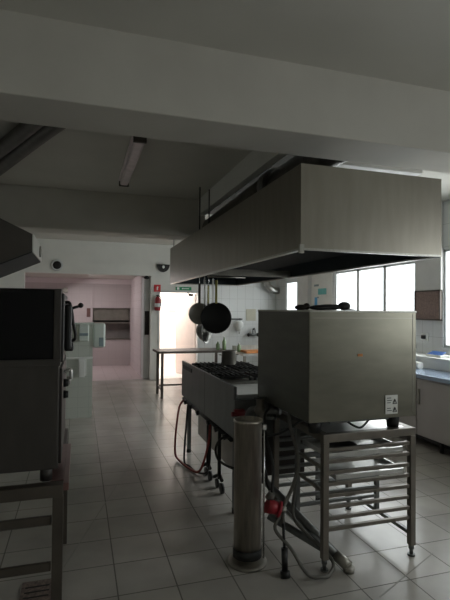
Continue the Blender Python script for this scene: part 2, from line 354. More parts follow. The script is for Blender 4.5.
for xx in (3.86, 4.10): part(tp, 'tap_handle', MB().sph((xx, 10.42, 1.0), .045, (.7, 1, 1)), 'black')
single('wall_poster', MB().box(3.83, 4.06, 10.487, 10.496, 1.34, 1.60).box(3.82, 4.07, 10.492, 10.499, 1.33, 1.61), 'beige', 'plain beige sheet fixed to the tiled wall above the tap', 'poster', (3.94, 10.5, 1.34))
rl = thing('knife_rail', 'black horizontal rail on the tiled wall behind the hanging pans', 'rail', (3.5, 10.48, 1.36))
part(rl, 'bar', MB().box(3.28, 3.72, 10.46, 10.48, 1.355, 1.385, .004), 'black')
for xx in (3.32, 3.65): part(rl, 'bracket', MB().box(xx, xx + .03, 10.47, 10.5, 1.35, 1.39), 'black')
# right wall papers and board
struct('trim_10', MB().box(4.585, 4.6, 7.84, 8.655, .9, 2.42), 'white')
for k, (y0, y1, z0, z1, m, lb) in enumerate([(8.04, 8.36, 1.91, 2.03, 'teal', 'teal paper sheet on the white wall panel left of the big window'),
                              (8.40, 8.50, 1.66, 1.86, 'blue', 'tall narrow blue paper low on the white wall panel'),
                              (8.34, 8.52, 2.08, 2.12, 'greylabel', 'thin grey label strip topmost on the white wall panel'),
                              (8.34, 8.38, 1.84, 1.87, 'greylabel', 'tiny grey tag beside the tall blue paper on the white wall panel')]):
    single('notice_paper', MB().box(4.576, 4.584, y0, y1, z0, z1, .001), m, lb, 'paper', (4.584, y0, z0))
cb = thing('cork_board', 'brown cork board on the wall between the windows at right', 'board', (4.58, 5.26, 1.48))
part(cb, 'board', MB().box(4.565, 4.59, 5.03, 5.505, 1.49, 1.87), 'cork')
part(cb, 'frame', MB().box(4.555, 4.595, 5.02, 5.515, 1.475, 1.492).box(4.555, 4.595, 5.02, 5.515, 1.868, 1.885).box(4.555, 4.595, 5.02, 5.035, 1.475, 1.885).box(4.555, 4.595, 5.5, 5.515, 1.475, 1.885), 'brown')
so = thing('wall_socket', 'small socket with a black plug on the wall above the counter', 'socket', (4.59, 5.35, 1.2))
part(so, 'plate', MB().box(4.585, 4.6, 5.28, 5.42, 1.19, 1.29, .003), 'white')
part(so, 'plug', MB().box(4.55, 4.587, 5.32, 5.38, 1.215, 1.265, .006), 'black')

# ------------------------------------------------------------------ half wall and dispensers at left back
struct('wall_partition', MB().box(-2.6, .2, 7.12, 7.28, 0, 1.36), 'partition')
struct('trim_11', MB().box(-2.6, .215, 7.105, 7.29, 1.36, 1.385), 'greenwhite')
struct('trim_12', MB().box(-2.6, .2, 7.06, 7.12, .86, .885), 'white')
td = thing('towel_dispenser', 'large pale green paper towel dispenser on the end of the half wall', 'dispenser', (.28, 7.2, 1.0))
part(td, 'housing', MB().box(.2, .375, 7.08, 7.32, 1.02, 1.38, .03), 'greenwhite')
part(td, 'label_panel', MB().box(.285, .35, 7.074, 7.082, 1.04, 1.17, .002), 'greylabel', 'grey blue label panel')
sp = thing('soap_dispenser', 'small white soap dispenser with a grey window on the half wall front', 'dispenser', (.07, 7.06, 1.12))
part(sp, 'dispenser_body', MB().box(0, .14, 7.02, 7.12, 1.12, 1.36, .015), 'greenwhite')
part(sp, 'level_window', MB().box(.01, .13, 7.012, 7.022, 1.2, 1.24, .002), 'greylabel')
single('hand_towel', MB().box(.0, .11, 7.045, 7.06, .62, .865, .004).box(.01, .09, 7.035, 7.047, .60, .84, .004), 'white', 'white towel hanging from the ledge of the half wall', 'towel', (.05, 7.05, .62))

# ------------------------------------------------------------------ work table, counter, bottles
wt = thing('work_table', 'narrow dark steel work table standing in front of the bright doorway', 'table', (1.95, 8.5, 0))
part(wt, 'tabletop', MB().box(1.34, 2.66, 8.22, 8.84, .80, .84, .004), 'brown')
for x, y in ((1.43, 8.28), (1.43, 8.78), (2.58, 8.28), (2.58, 8.78)):
    part(wt, 'leg', MB().box(x - .022, x + .022, y - .022, y + .022, 0, .80), 'brown')
part(wt, 'stretcher', MB().box(1.42, 2.58, 8.765, 8.795, .14, .17).box(1.415, 1.445, 8.28, 8.78, .14, .17), 'brown')
ctb = thing('sink_table', 'steel sink table with raised edge behind the cooking range', 'table', (3.5, 7.9, 0))
part(ctb, 'tabletop', MB().box(2.72, 4.3, 7.6, 8.2, .79, .83, .004), 'lightsteel')
part(ctb, 'splashback', MB().box(2.72, 4.3, 8.18, 8.2, .83, .93), 'steel')
for x, y in ((2.76, 7.64), (2.76, 8.16), (4.26, 7.64), (4.26, 8.16)):
    part(ctb, 'leg', MB().box(x - .02, x + .02, y - .02, y + .02, 0, .79), 'steeldull')
part(ctb, 'undershelf', MB().box(2.76, 4.26, 7.64, 8.16, .18, .21), 'steel')
single('cutting_board', MB().box(2.80, 3.3, 7.66, 7.98, .831, .87, .008), 'orange', 'orange board lying on the sink table', 'cutting board', (3.05, 7.8, .831))
def bottle(x, y, z, h, lb):
    b = thing('bottle', lb, 'bottle', (x, y, z), 'bottles on the tables by the tiled wall')
    part(b, 'bottle_body', MB().lathe([(0, z), (.035, z), (.038, z + .01), (.038, z + h * .6), (.014, z + h * .78), (.014, z + h * .92), (0, z + h * .92)], (x, y, 0)), 'bottle')
    part(b, 'cap', MB().cyl((x, y, z + h * .9), (x, y, z + h), .016), 'signwhite')
bottle(2.60, 8.32, .84, .26, 'taller green bottle with a white cap at the right end of the work table')
bottle(2.50, 8.40, .84, .17, 'short green bottle beside the taller one on the work table')
bottle(2.80, 8.05, .83, .16, 'short green bottle on the left end of the sink table')

# ------------------------------------------------------------------ right counter
rc = thing('counter_cabinet', 'long steel cabinet counter with flat doors under the right windows', 'cabinet', (4.2, 5.0, 0))
part(rc, 'body', MB().box(3.87, 4.58, 3.3, 6.6, .13, .81), 'cabinet')
part(rc, 'worktop', MB().box(3.82, 4.6, 3.25, 6.65, .81, .86, .006), 'bluetop', 'bluish shiny worktop')
for k in range(5):
    y0 = 3.32 + k * .655; dr = part(rc, 'door', MB().box(3.85, 3.87, y0, y0 + .64, .15, .79, .004), 'cabinet')
    hn = _mk('handle', MB().box(3.835, 3.85, y0 + .59, y0 + .61, .5, .68, .002), 'steeldull', OFF[rc.name]); hn.parent = dr
part(rc, 'plinth', MB().box(3.95, 4.55, 3.35, 6.55, .06, .13), 'black')
for y in (3.4, 4.3, 5.2, 6.1, 6.5):
    for x in (3.93, 4.5): part(rc, 'foot', MB().cyl((x, y, 0), (x, y, .13), .022), 'black')
sb = thing('shelf_ledge', 'white raised ledge along the wall behind the right counter', 'ledge', (4.45, 5.0, .86))
part(sb, 'ledge_top', MB().box(4.28, 4.6, 3.3, 6.6, .98, 1.01, .003), 'white')
part(sb, 'ledge_front', MB().box(4.30, 4.33, 3.3, 6.6, .861, .98), 'white')
ws = thing('weighing_scale', 'small scale with a blue tilted display on the white ledge at right', 'scale', (4.44, 4.93, 1.01))
part(ws, 'scale_body', MB().box(4.36, 4.52, 4.80, 5.06, 1.011, 1.04, .008), 'white')
part(ws, 'display', MB().box(4.36, 4.47, 4.81, 5.05, 1.048, 1.06, .003, ('Y', -.4)), 'bluelcd', 'blue display panel')
single('paper_roll', MB().cyl((4.16, 4.92, .905), (4.16, 5.18, .905), .045), 'paper', 'white paper roll lying on the bluish worktop', 'paper roll', (4.16, 5.05, .861))

# ------------------------------------------------------------------ central extraction hood
hx0, hx1, hy0, hy1, hz0, hz1 = 1.2, 2.185, 2.395, 6.4, 1.955, 2.43
ho = thing('extraction_hood', 'long brushed steel extraction hood hanging over the cooking range', 'extraction hood', (1.69, 4.4, hz0))
part(ho, 'side_panel', MB().box(hx0, hx0 + .012, hy0, hy1, hz0, hz1), 'hood')
part(ho, 'side_panel', MB().box(hx1 - .012, hx1, hy0, hy1, hz0, hz1), 'hood')
part(ho, 'end_panel', MB().box(hx0 + .012, hx1 - .012, hy0, hy0 + .012, hz0, hz1), 'hood')
part(ho, 'end_panel', MB().box(hx0 + .012, hx1 - .012, hy1 - .012, hy1, hz0, hz1), 'hood')
part(ho, 'top_panel', MB().box(hx0, hx1, hy0, hy1, hz1, hz1 + .01), 'hood')
part(ho, 'rim', MB().box(hx0 - .004, hx0 + .035, hy0, hy1, hz0 - .012, hz0).box(hx1 - .035, hx1 + .004, hy0, hy1, hz0 - .012, hz0).box(hx0, hx1, hy0 - .004, hy0 + .02, hz0 - .012, hz0).box(hx0, hx1, hy1 - .02, hy1 + .004, hz0 - .012, hz0), 'steel', 'bright folded rim')
part(ho, 'shade_lining', MB().box(hx0 + .0125, hx0 + .016, hy0 + .02, hy1 - .02, hz0 + .002, hz1 - .01).box(hx1 - .016, hx1 - .0125, hy0 + .02, hy1 - .02, hz0 + .002, hz1 - .01).box(hx0 + .016, hx1 - .016, hy0 + .013, hy0 + .017, hz0 + .002, hz1 - .01).box(hx0 + .016, hx1 - .016, hy1 - .017, hy1 - .013, hz0 + .002, hz1 - .01), 'hoodshade', 'added dark lining for the shade inside')  # thin dark sheets added over the bright steel to shade the inside
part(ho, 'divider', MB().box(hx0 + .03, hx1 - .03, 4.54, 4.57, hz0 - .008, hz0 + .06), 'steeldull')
part(ho, 'inner_baffle', MB().prism([(hx0 + .013, hz0 + .12), (1.55, hz1 - .02), (1.83, hz1 - .02), (hx1 - .013, hz0 + .12), (hx1 - .013, hz1 - .005), (hx0 + .013, hz1 - .005)], 'y', hy0 + .02, hy1 - .02), 'hoodshade')
for x, y in ((hx1 - .04, 2.62), (hx1 - .04, 4.55), (hx1 - .04, hy1 - .05), (hx0 + .04, hy1 - .05)):
    if 1:
        part(ho, 'hanger_rod', MB().cyl((x, y, hz1), (x, y, 2.46 if y < 3 else (2.565 if y > 6 else 3.07)), .006, seg=8), 'steeldark')
for x, y in ((1.36, 5.38), (1.495, 5.45)):
    part(ho, 'hanger_rod', MB().cyl((x, y, hz1), (x, y, 3.07), .008, seg=8), 'black')
part(ho, 'corner_bracket', MB().box(hx0 - .008, hx0 + .02, hy0 - .006, hy0 + .012, hz0 - .03, hz0 + .02), 'steel')
part(ho, 'hook_rail', MB().cyl((hx0 + .02, 4.48, hz0 - .03), (1.62, 4.48, hz0 - .03), .007).cyl((hx0 + .04, 4.48, hz0 - .03), (hx0 + .04, 4.54, hz0), .005).cyl((1.6, 4.48, hz0 - .03), (1.6, 4.54, hz0), .005), 'steeldull')
dt = thing('ventilation_duct', 'thick dark round duct running above the extraction hood', 'duct', (1.9, 4.4, 2.44))
part(dt, 'pipe', MB().tube([(1.80, 2.9, 2.80), (1.76, 3.4, 2.78), (1.70, 3.9, 2.74)], .12, seg=18, sub=5).tube([(1.70, 3.95, 2.72), (1.70, 5.1, 2.70), (1.70, 6.3, 2.68)], .15, seg=18, ribs=0), 'duct')
part(dt, 'collar', MB().cyl((1.71, 3.86, 2.73), (1.70, 3.98, 2.72), .165), 'steeldark')
part(dt, 'branch', MB().cyl((1.70, 4.6, 2.6), (1.70, 4.6, 2.441), .12), 'duct')
single('ventilation_duct', MB().box(1.40, 1.50, 3.3, 4.4, 2.445, 2.50, .005).box(1.38, 1.52, 3.3, 3.33, 2.441, 2.52), 'steel', 'thin steel cable tray lying on top of the hood', 'cable tray', (1.45, 3.8, 2.441))

# hanging pans
def pan(name, c, r, depth, hl, m, hm, lb, tilt=0, cat='pan'):
    x, y, z = c; t = thing(name, lb, cat, (x, y, z + r), 'pans hanging from the hood')
    part(t, 'pan_bowl', MB().lathe([(0, 0), (r * .8, 0), (r, -depth), (r + .004, -depth), (r * .82, .006), (0, .006)], (x, y, z), 'y', 36), m)
    h = MB().box(x - .012, x + .012, y - depth - .004, y - depth + .006, z + r * .95, z + r + hl, .003)
    part(t, 'handle', h, hm)
    part(t, 'hook', MB().tube([(x, y - depth, z + r + hl - .02), (x, 4.47, z + r + hl + .02), (x, 4.475, hz0 - .02)], .003, seg=6, sub=3), 'chrome')
    return t
pan('frying_pan', (1.135, 4.50, 1.555), .105, .03, .20, 'panin', 'darkbrown', 'grey frying pan hanging leftmost with its back showing')
pb = pan('frying_pan', (1.285, 4.38, 1.515), .148, .03, .22, 'panblack', 'yellow', 'large black frying pan hanging in front with a yellowish handle')
pb.rotation_euler = (0, 0, radians(-22))
cl = thing('colander', 'deep perforated steel colander hanging lowest behind the black pan', 'colander', (1.24, 4.52, 1.6), 'pans hanging from the hood')
cbm = MB().lathe([(0, -.10), (.05, -.095), (.10, -.05), (.128, 0), (.135, .002), (.128, .006), (.10, -.04), (.05, -.088), (0, -.092)], (0, 0, 0), 'x')
cbm.bm.transform(Matrix.Translation((1.235, 4.56, 1.385)) @ Matrix.Rotation(radians(-38), 4, 'Z') @ Matrix.Rotation(radians(12), 4, 'X'))
part(cl, 'bowl', cbm, 'colander')
part(cl, 'handle', MB().box(1.222, 1.248, 4.50, 4.508, 1.50, 1.84, .003), 'chrome')
part(cl, 'hook', MB().cyl((1.235, 4.505, 1.83), (1.235, 4.482, hz0 - .02), .003, seg=6), 'chrome')
for x, L, m, lb in ((1.19, .34, 'chrome', 'steel ladle hanging between the two frying pans'), (1.275, .30, 'lightsteel', 'pale steel spatula hanging beside the black pan handle')):
    u = thing('ladle' if m == 'chrome' else 'spatula', lb, 'utensil', (x, 4.47, hz0 - .05))
    part(u, 'handle', MB().box(x - .009, x + .009, 4.47, 4.477, 1.90 - L, 1.90, .002), m)
    part(u, 'head', (MB().sph((x, 4.46, 1.90 - L - .03), .045, (1, .6, 1)) if m == 'chrome' else MB().box(x - .035, x + .035, 4.47, 4.474, 1.9 - L - .1, 1.9 - L, .001)), m)
    part(u, 'hook', MB().cyl((x, 4.475, 1.89), (x, 4.478, hz0 - .03), .004, seg=6), 'chrome')

# ------------------------------------------------------------------ cooking range
rg = thing('cooking_range', 'long dark steel gas cooking range under the extraction hood', 'cooking range', (1.6, 4.4, 0))
part(rg, 'side_panel', MB().box(1.15, 1.175, 4.30, 5.32, .60, 1.0, .004), 'rangeside')
part(rg, 'side_panel', MB().box(1.15, 1.175, 3.42, 4.295, .60, 1.0, .004), 'rangeside')
part(rg, 'vent_grille', MB().box(1.142, 1.152, 4.82, 5.25, .925, .965), 'black')
part(rg, 'body', MB().box(1.175, 2.0, 3.42, 5.32, .62, .90, .004), 'steeldark')
part(rg, 'cooktop', MB().box(1.175, 2.0, 4.0, 5.32, .90, .935, .004), 'steel')
part(rg, 'hot_plate', MB().box(1.2, 1.98, 3.46, 3.96, .90, .93, .004), 'lightsteel', 'bright smooth steel plate')
part(rg, 'front_apron', MB().box(1.15, 2.0, 3.40, 3.42, .60, .90), 'steeldark')
for by in (4.28, 4.72, 5.1):
    for bx in (1.40, 1.75):
        g = MB(); w = .15
        g.box(bx - w, bx + w, by - w, by - w + .014, .955, .975).box(bx - w, bx + w, by + w - .014, by + w, .955, .975)
        g.box(bx - w, bx - w + .014, by - w, by + w, .955, .975).box(bx + w - .014, bx + w, by - w, by + w, .955, .975)
        for k in range(-2, 3): g.box(bx + k * .05 - .006, bx + k * .05 + .006, by - w, by + w, .96, .985)
        g.box(bx - w, bx + w, by - .007, by + .007, .96, .985)
        for sx in (-1, 1):
            for sy in (-1, 1): g.box(bx + sx * w - .01, bx + sx * w + .01, by + sy * w - .01, by + sy * w + .01, .934, .96)
        gr = part(rg, 'burner_grate', g, 'iron')
        bn = _mk('burner', MB().lathe([(0, .934), (.06, .934), (.06, .945), (.045, .955), (0, .955)], (bx, by, 0)), 'iron', OFF[rg.name]); bn.parent = gr
part(rg, 'end_panel', MB().box(1.34, 1.76, 3.425, 3.44, .29, .60), 'darkbrown')  # range end carried lower as a dark sheet, darkening behind the stand rails
part(rg, 'gas_rail', MB().cyl((1.16, 3.5, .575), (1.16, 5.25, .575), .02).cyl((1.185, 3.5, .56), (1.185, 5.25, .56), .012), 'black')
for y in (3.6, 3.85, 4.1, 4.5, 4.8, 5.05): part(rg, 'knob', MB().cyl((1.155, y, .575), (1.12, y, .565), .022), 'black')
part(rg, 'lower_panel', MB().box(1.32, 1.34, 3.5, 5.2, .17, .61), 'steeldull')
for x, y in ((1.195, 5.117), (1.195, 3.5), (1.93, 5.1), (1.93, 3.5)):
    lg = part(rg, 'leg', MB().box(x - .02, x + .02, y - .02, y + .02, .03, .62), 'steeldark')
    ft = _mk('foot', MB().cyl((x, y, 0), (x, y, .04), .026), 'black', OFF[rg.name]); ft.parent = lg
for x, y in ((1.19, 4.295), (1.205, 3.972)):
    lg = part(rg, 'caster_leg', MB().cyl((x, y, .10), (x, y, .62), .016, seg=10).tube([(x - .03, y + .06, .10), (x, y, .13), (x, y - .08, .11)], .016), 'black')
    cw = _mk('caster_wheel', MB().cyl((x - .012, y - .08, .045), (x + .012, y - .08, .045), .045), 'black', OFF[rg.name]); cw.parent = lg
    cw = _mk('caster_wheel', MB().cyl((x - .01, y + .06, .04), (x + .01, y + .06, .04), .04), 'black', OFF[rg.name]); cw.parent = lg
part(rg, 'gas_tap', MB().cyl((1.12, 3.38, .80), (1.24, 3.38, .80), .018).box(1.14, 1.22, 3.36, 3.40, .815, .835, .004), 'tapred', 'small red tap on the end')
sp_ = thing('stock_pot', 'tall narrow steel stock pot standing at the far end of the range', 'pot', (1.60, 4.95, .99))
sp_z = .986
part(sp_, 'pot_body', MB().lathe([(0, sp_z), (.075, sp_z), (.08, sp_z + .01), (.08, sp_z + .15), (.084, sp_z + .155), (.076, sp_z + .15), (.076, sp_z + .02), (0, sp_z + .015)], (1.60, 4.95, 0)), 'steeldull')
for s in (-1, 1): part(sp_, 'handle', MB().tube([(1.60 + s * .08, 4.92, sp_z + .11), (1.60 + s * .11, 4.92, sp_z + .11), (1.60 + s * .11, 4.98, sp_z + .11), (1.60 + s * .08, 4.98, sp_z + .11)], .005, seg=6), 'chrome')
single('gas_hose', MB().tube([(1.14, 5.16, .575), (1.08, 5.12, .50), (1.02, 5.0, .25), (1.0, 4.92, .06), (1.02, 4.8, .02), (1.06, 4.5, .03), (1.10, 4.25, .09), (1.15, 4.15, .35), (1.16, 4.12, .56)], .011), 'redhose', 'thin red gas hose looping from the range down to the floor tiles', 'hose', (1.14, 5.16, .02))
single('gas_hose', MB().tube([(1.14, 4.95, .56), (1.12, 4.9, .45), (1.06, 4.75, .05), (1.08, 4.6, .02), (1.12, 4.4, .02), (1.17, 4.2, .12), (1.175, 4.15, .55)], .010), 'blackrubber', 'dark hose loop hanging beside the red hose under the range', 'hose', (1.12, 4.9, .02))
single('power_cable', MB().tube([(1.145, 3.50, .60), (1.08, 3.52, .58), (1.05, 3.56, .50), (1.06, 3.52, .42), (1.14, 3.42, .38), (1.2, 3.4, .40), (1.21, 3.41, .6)], .010), 'blackrubber', 'black cable bowed out behind the steel cylinder', 'cable', (1.08, 3.52, .4))

# ------------------------------------------------------------------ oven on its stand
st = thing('oven_stand', 'open steel rack stand with tray rails holding up the oven', 'stand', (1.78, 2.94, 0))
sx0, sx1, sy0, sy1, sh = 1.44, 2.12, 2.55, 3.335, .835
part(st, 'top_frame', MB().box(sx0, sx1, sy0, sy0 + .05, sh - .05, sh, .004).box(sx0, sx1, sy1 - .05, sy1, sh - .05, sh, .004).box(sx0, sx0 + .05, sy0 + .05, sy1 - .05, sh - .05, sh, .004).box(sx1 - .05, sx1, sy0 + .05, sy1 - .05, sh - .05, sh, .004), 'standsteel')
part(st, 'top_sheet', MB().box(sx0 + .05, sx1 - .05, sy0 + .05, sy1 - .05, sh - .012, sh - .002), 'lightsteel')
for x in (sx0 + .02, sx1 - .02):
    for y in (sy0 + .02, sy1 - .02):
        lg = part(st, 'leg', MB().box(x - .02, x + .02, y - .02, y + .02, .07, sh - .05, .003), 'standsteel')
        f = _mk('foot', MB().cyl((x, y, .0), (x, y, .012), .024).cyl((x, y, .01), (x, y, .05), .012).cyl((x, y, .045), (x, y, .075), .018), 'steeldark', OFF[st.name]); f.parent = lg
    part(st, 'upright', MB().box(x - .014, x + .014, 2.93, 2.958, .14, sh - .05), 'steeldark')
    part(st, 'lower_rail', MB().box(x - .012, x + .012, sy0 + .04, sy1 - .04, .13, .155), 'steeldark')
rz = [.735, .665, .595, .525, .455, .385, .315, .25]
for z in rz:
    for y in (sy0 + .02, 2.944, sy1 - .02):
        part(st, 'tray_rail', MB().box(sx0 + .035, sx1 - .035, y - .012, y + .012, z - .011, z + .011, .002), 'standsteel' if y < 2.7 else 'steeldark')  # rear rails darker, the shade back there put into their colour
for z in (.47, .61): part(st, 'tray_rail', MB().box(sx0 + .005, sx0 + .02, sy0 + .04, 2.93, z, z + .02), 'steeldull')
def tray(x0, x1, y0, y1, z, lb):
    t = thing('baking_tray', lb, 'tray', ((x0 + x1) / 2, (y0 + y1) / 2, z), 'baking trays on the oven stand rails')
    part(t, 'base', MB().box(x0, x1, y0, y1, z, z + .004), 'lightsteel')
    part(t, 'lip', MB().box(x0, x1, y0 - .012, y0, z, z + .03, .002).box(x0, x1, y1, y1 + .012, z, z + .03, .002).box(x0 - .01, x0, y0 - .012, y1 + .012, z, z + .03, .002).box(x1, x1 + .01, y0 - .012, y1 + .012, z, z + .03, .002), 'lightsteel')
tray(1.56, 2.05, 2.60, 2.92, .536, 'bright baking tray on the lower rails of the oven stand')
tray(1.50, 2.04, 2.60, 2.92, .677, 'baking tray on the upper rails just below the stand top')
pn = thing('baking_pan', 'dark round baking pan lying on the upper tray of the oven stand', 'pan', (1.68, 2.75, .682))
part(pn, 'bowl', MB().lathe([(0, .684), (.09, .684), (.11, .705), (.113, .705), (.095, .6815), (0, .6815)], (1.68, 2.76, 0)), 'iron')

ox0, ox1, oy0, oy1, oz0, oz1 = 1.335, 2.112, 2.54, 3.39, .925, 1.60
ov = thing('convection_oven', 'big boxy steel convection oven on the rack stand, seen from behind', 'oven', (1.72, 2.96, sh))
part(ov, 'body', MB().box(ox0 + .01, ox1 - .01, oy0 + .01, oy1 - .01, oz0, oz1 - .01), 'steeldark')
part(ov, 'back_panel', MB().box(ox0, ox1, oy0, oy0 + .011, oz0 - .01, oz1 - .004, .003), 'oven', 'brushed steel panel facing the aisle')
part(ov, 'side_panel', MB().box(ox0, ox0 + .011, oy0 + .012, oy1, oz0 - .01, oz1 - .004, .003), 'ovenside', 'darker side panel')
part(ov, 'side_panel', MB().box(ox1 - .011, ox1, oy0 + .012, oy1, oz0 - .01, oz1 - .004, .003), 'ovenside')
part(ov, 'top_panel', MB().box(ox0 - .004, ox1 + .004, oy0 - .005, oy1 + .004, oz1 - .012, oz1, .003), 'steel')
part(ov, 'trim_strip', MB().box(ox0 + .02, ox1 - .02, oy0 - .002, oy0, oz1 - .05, oz1 - .046).box(ox1 - .028, ox1 - .024, oy0 - .002, oy0, oz0 + .02, oz1 - .02), 'steeldull')
for x in (1.42, 2.0):
    for y in (2.63, 3.28): part(ov, 'foot', MB().cyl((x, y, sh), (x, y, oz0), .038, .045).cyl((x, y, oz0 - .012), (x, y, oz0 + .002), .05), 'black')
part(ov, 'bottom_vent', MB().box(1.50, 1.93, 2.58, 3.3, oz0 - .03, oz0), 'steeldark')
part(ov, 'cable', MB().tube([(1.62, 2.6, .905), (1.66, 2.56, .875), (1.72, 2.57, .86), (1.80, 2.60, .90)], .007), 'blackrubber')
stk = single('sticker', MB().box(1.873, 1.965, oy0 - .006, oy0 - .004, .94, 1.06), 'paper', 'white warning sticker with black symbols low on the oven back', 'sticker', (1.92, oy0, .94))
sy_ = oy0 - .0075
def tri(cx, cz, s):
    m = MB()
    for a, b in (((-s, -s), (s, -s)), ((s, -s), (0, s)), ((0, s), (-s, -s))):
        m.cyl((cx + a[0], sy_, cz + a[1]), (cx + b[0], sy_, cz + b[1]), .0022, seg=6)
    m.box(cx - .002, cx + .002, sy_ - .001, sy_ + .001, cz - s * .5, cz + s * .4); return m
part(stk, 'symbol', tri(1.942, 1.02, .015), 'black'); part(stk, 'symbol', tri(1.942, .968, .015), 'black')
part(stk, 'symbol', MB().box(1.884, 1.914, sy_ - .001, sy_ + .001, 1.04, 1.044).box(1.884, 1.918, sy_ - .001, sy_ + .001, 1.025, 1.029).box(1.884, 1.91, sy_ - .001, sy_ + .001, 1.01, 1.014).box(1.884, 1.912, sy_ - .001, sy_ + .001, .975, .979).box(1.884, 1.918, sy_ - .001, sy_ + .001, .96, .964), 'black')
single('sticker', MB().box(1.67, 1.705, oy0 - .005, oy0 - .003, 1.312, 1.328), 'orange', 'tiny orange sticker in the middle of the oven back', 'sticker', (1.69, oy0, 1.312))
# things on the oven
gp = thing('oven_glove', 'dark padded glove lying on top of the oven', 'glove', (1.62, 2.85, 1.6))
part(gp, 'glove_body', MB().sph((1.67, 2.88, 1.622), .10, (1.1, .6, .2)).sph((1.585, 2.86, 1.618), .07, (1.2, .7, .26)), 'blackrubber')
part(gp, 'thumb', MB().sph((1.76, 2.84, 1.630), .04, (1.2, .7, .75)), 'blackrubber')
single('oven_cloth', MB().sph((1.468, 2.92, 1.618), .04, (1.1, 1.2, .5)).sph((1.50, 2.90, 1.625), .025, (1, 1, .95)), 'darkbrown', 'small crumpled dark cloth on the left end of the oven top', 'cloth', (1.48, 2.9, 1.6))
single('pot_lid', MB().lathe([(0, 1.622), (.012, 1.622), (.012, 1.612), (.05, 1.606), (.055, 1.601), (0, 1.601)], (1.83, 2.9, 0)), 'white', 'small pale lid lying on the oven top right of the glove', 'lid', (1.83, 2.9, 1.6))

# ------------------------------------------------------------------ steel cylinder and hoses in front
cy = thing('steel_cylinder', 'tall stainless steel cylinder standing upright on the floor beside the oven stand', 'cylinder', (1.04, 2.80, 0))
part(cy, 'tube', MB().lathe([(0, .04), (.088, .04), (.088, .886), (.094, .886), (.094, .90), (.086, .90), (.084, .88), (0, .88)], (1.04, 2.80, 0), seg=40), 'pipe')
part(cy, 'base_ring', MB().lathe([(0, .0), (.125, .0), (.125, .012), (.10, .02), (0, .02)], (1.04, 2.80, 0), seg=40), 'steeldull')
part(cy, 'rubber_band', MB().lathe([(.089, .045), (.092, .045), (.092, .10), (.089, .10)], (1.04, 2.80, 0), seg=40), 'black')
part(cy, 'side_rod', MB().cyl((1.135, 2.76, .03), (1.135, 2.76, .86), .006, seg=8).box(1.12, 1.145, 2.75, 2.77, .84, .87), 'chrome')
hs = thing('water_hose', 'grey rubber hose hanging from below the oven to the floor beside the stand', 'hose', (1.3, 2.72, .1))
part(hs, 'hose_run', MB().tube([(1.375, 2.9, .93), (1.33, 2.80, .85), (1.345, 2.74, .72), (1.352, 2.72, .60), (1.30, 2.70, .47), (1.235, 2.68, .37), (1.222, 2.66, .27)], .012, seg=12), 'greyhose')
part(hs, 'hose_loop', MB().tube([(1.215, 2.68, .33), (1.17, 2.66, .25), (1.24, 2.58, .16), (1.31, 2.50, .04), (1.40, 2.48, .02), (1.46, 2.50, .02), (1.52, 2.58, .05), (1.42, 2.70, .16), (1.36, 2.8, .25), (1.40, 2.85, .44)], .011, seg=12), 'greyhose')
part(hs, 'spray_lance', MB().cyl((1.215, 2.64, .29), (1.205, 2.60, .15), .009).cyl((1.205, 2.60, .16), (1.20, 2.58, .035), .02, .018).cyl((1.20, 2.58, .035), (1.20, 2.57, .0), .028, .030), 'black', 'black nozzle at the hose end')
part(hs, 'clamp', MB().cyl((1.232, 2.68, .375), (1.225, 2.67, .345), .022), 'steel')
pl = thing('power_plug', 'large red industrial plug hanging beside the steel cylinder', 'plug', (1.15, 2.70, .36))
part(pl, 'plug_body', MB().cyl((1.13, 2.70, .385), (1.20, 2.69, .36), .045, .038).cyl((1.20, 2.69, .36), (1.215, 2.685, .355), .05), 'darkred')
part(pl, 'collar', MB().cyl((1.15, 2.71, .42), (1.165, 2.70, .46), .028, .022), 'greyhose')
part(pl, 'cord', MB().tube([(1.165, 2.70, .46), (1.19, 2.75, .62), (1.18, 2.85, .78), (1.24, 3.0, .88), (1.36, 3.1, .92)], .009), 'blackrubber')
ca = thing('power_cable', 'thick black cable hanging in front of the stand slats', 'cable', (1.24, 2.85, .4))
part(ca, 'cable_run', MB().tube([(1.18, 3.3, .70), (1.20, 3.0, .74), (1.28, 2.85, .78), (1.40, 2.8, .86), (1.44, 2.75, .90)], .008), 'blackrubber')
part(ca, 'cable_drop', MB().tube([(1.16, 3.0, .80), (1.18, 2.9, .6), (1.20, 2.85, .45), (1.22, 2.8, .40)], .013), 'blackrubber')
ds = thing('floor_bracket', 'dark steel braces slanting down to the floor under the oven stand', 'brace', (1.45, 2.9, 0))
part(ds, 'brace', MB().tube([(1.27, 3.30, .40), (1.575, 2.56, .05)], .027, seg=12), 'steeldark')
part(ds, 'brace', MB().tube([(1.25, 2.95, .20), (1.55, 2.62, .06)], .024, seg=12), 'steeldark')
part(ds, 'end_fitting', MB().cyl((1.56, 2.60, .065), (1.60, 2.52, .03), .034).cyl((1.60, 2.52, .0), (1.60, 2.52, .03), .035), 'steeldull')
# valves and pipes between range and oven
vp = thing('water_valve', 'worn steel valve and pipe cluster between the range and the oven', 'valve', (1.3, 3.3, .8))
part(vp, 'pipe', MB().tube([(1.22, 3.36, .70), (1.24, 3.30, .84), (1.30, 3.22, .86), (1.40, 3.10, .86)], .022).tube([(1.25, 3.34, .62), (1.3, 3.28, .78), (1.41, 3.2, .80)], .02), 'steeldark')
part(vp, 'valve_body', MB().cyl((1.29, 3.22, .80), (1.29, 3.22, .94), .028).sph((1.29, 3.22, .86), .045), 'standsteel')
part(vp, 'valve_lever', MB().box(1.24, 1.34, 3.215, 3.23, .94, .952, .003), 'steeldark')

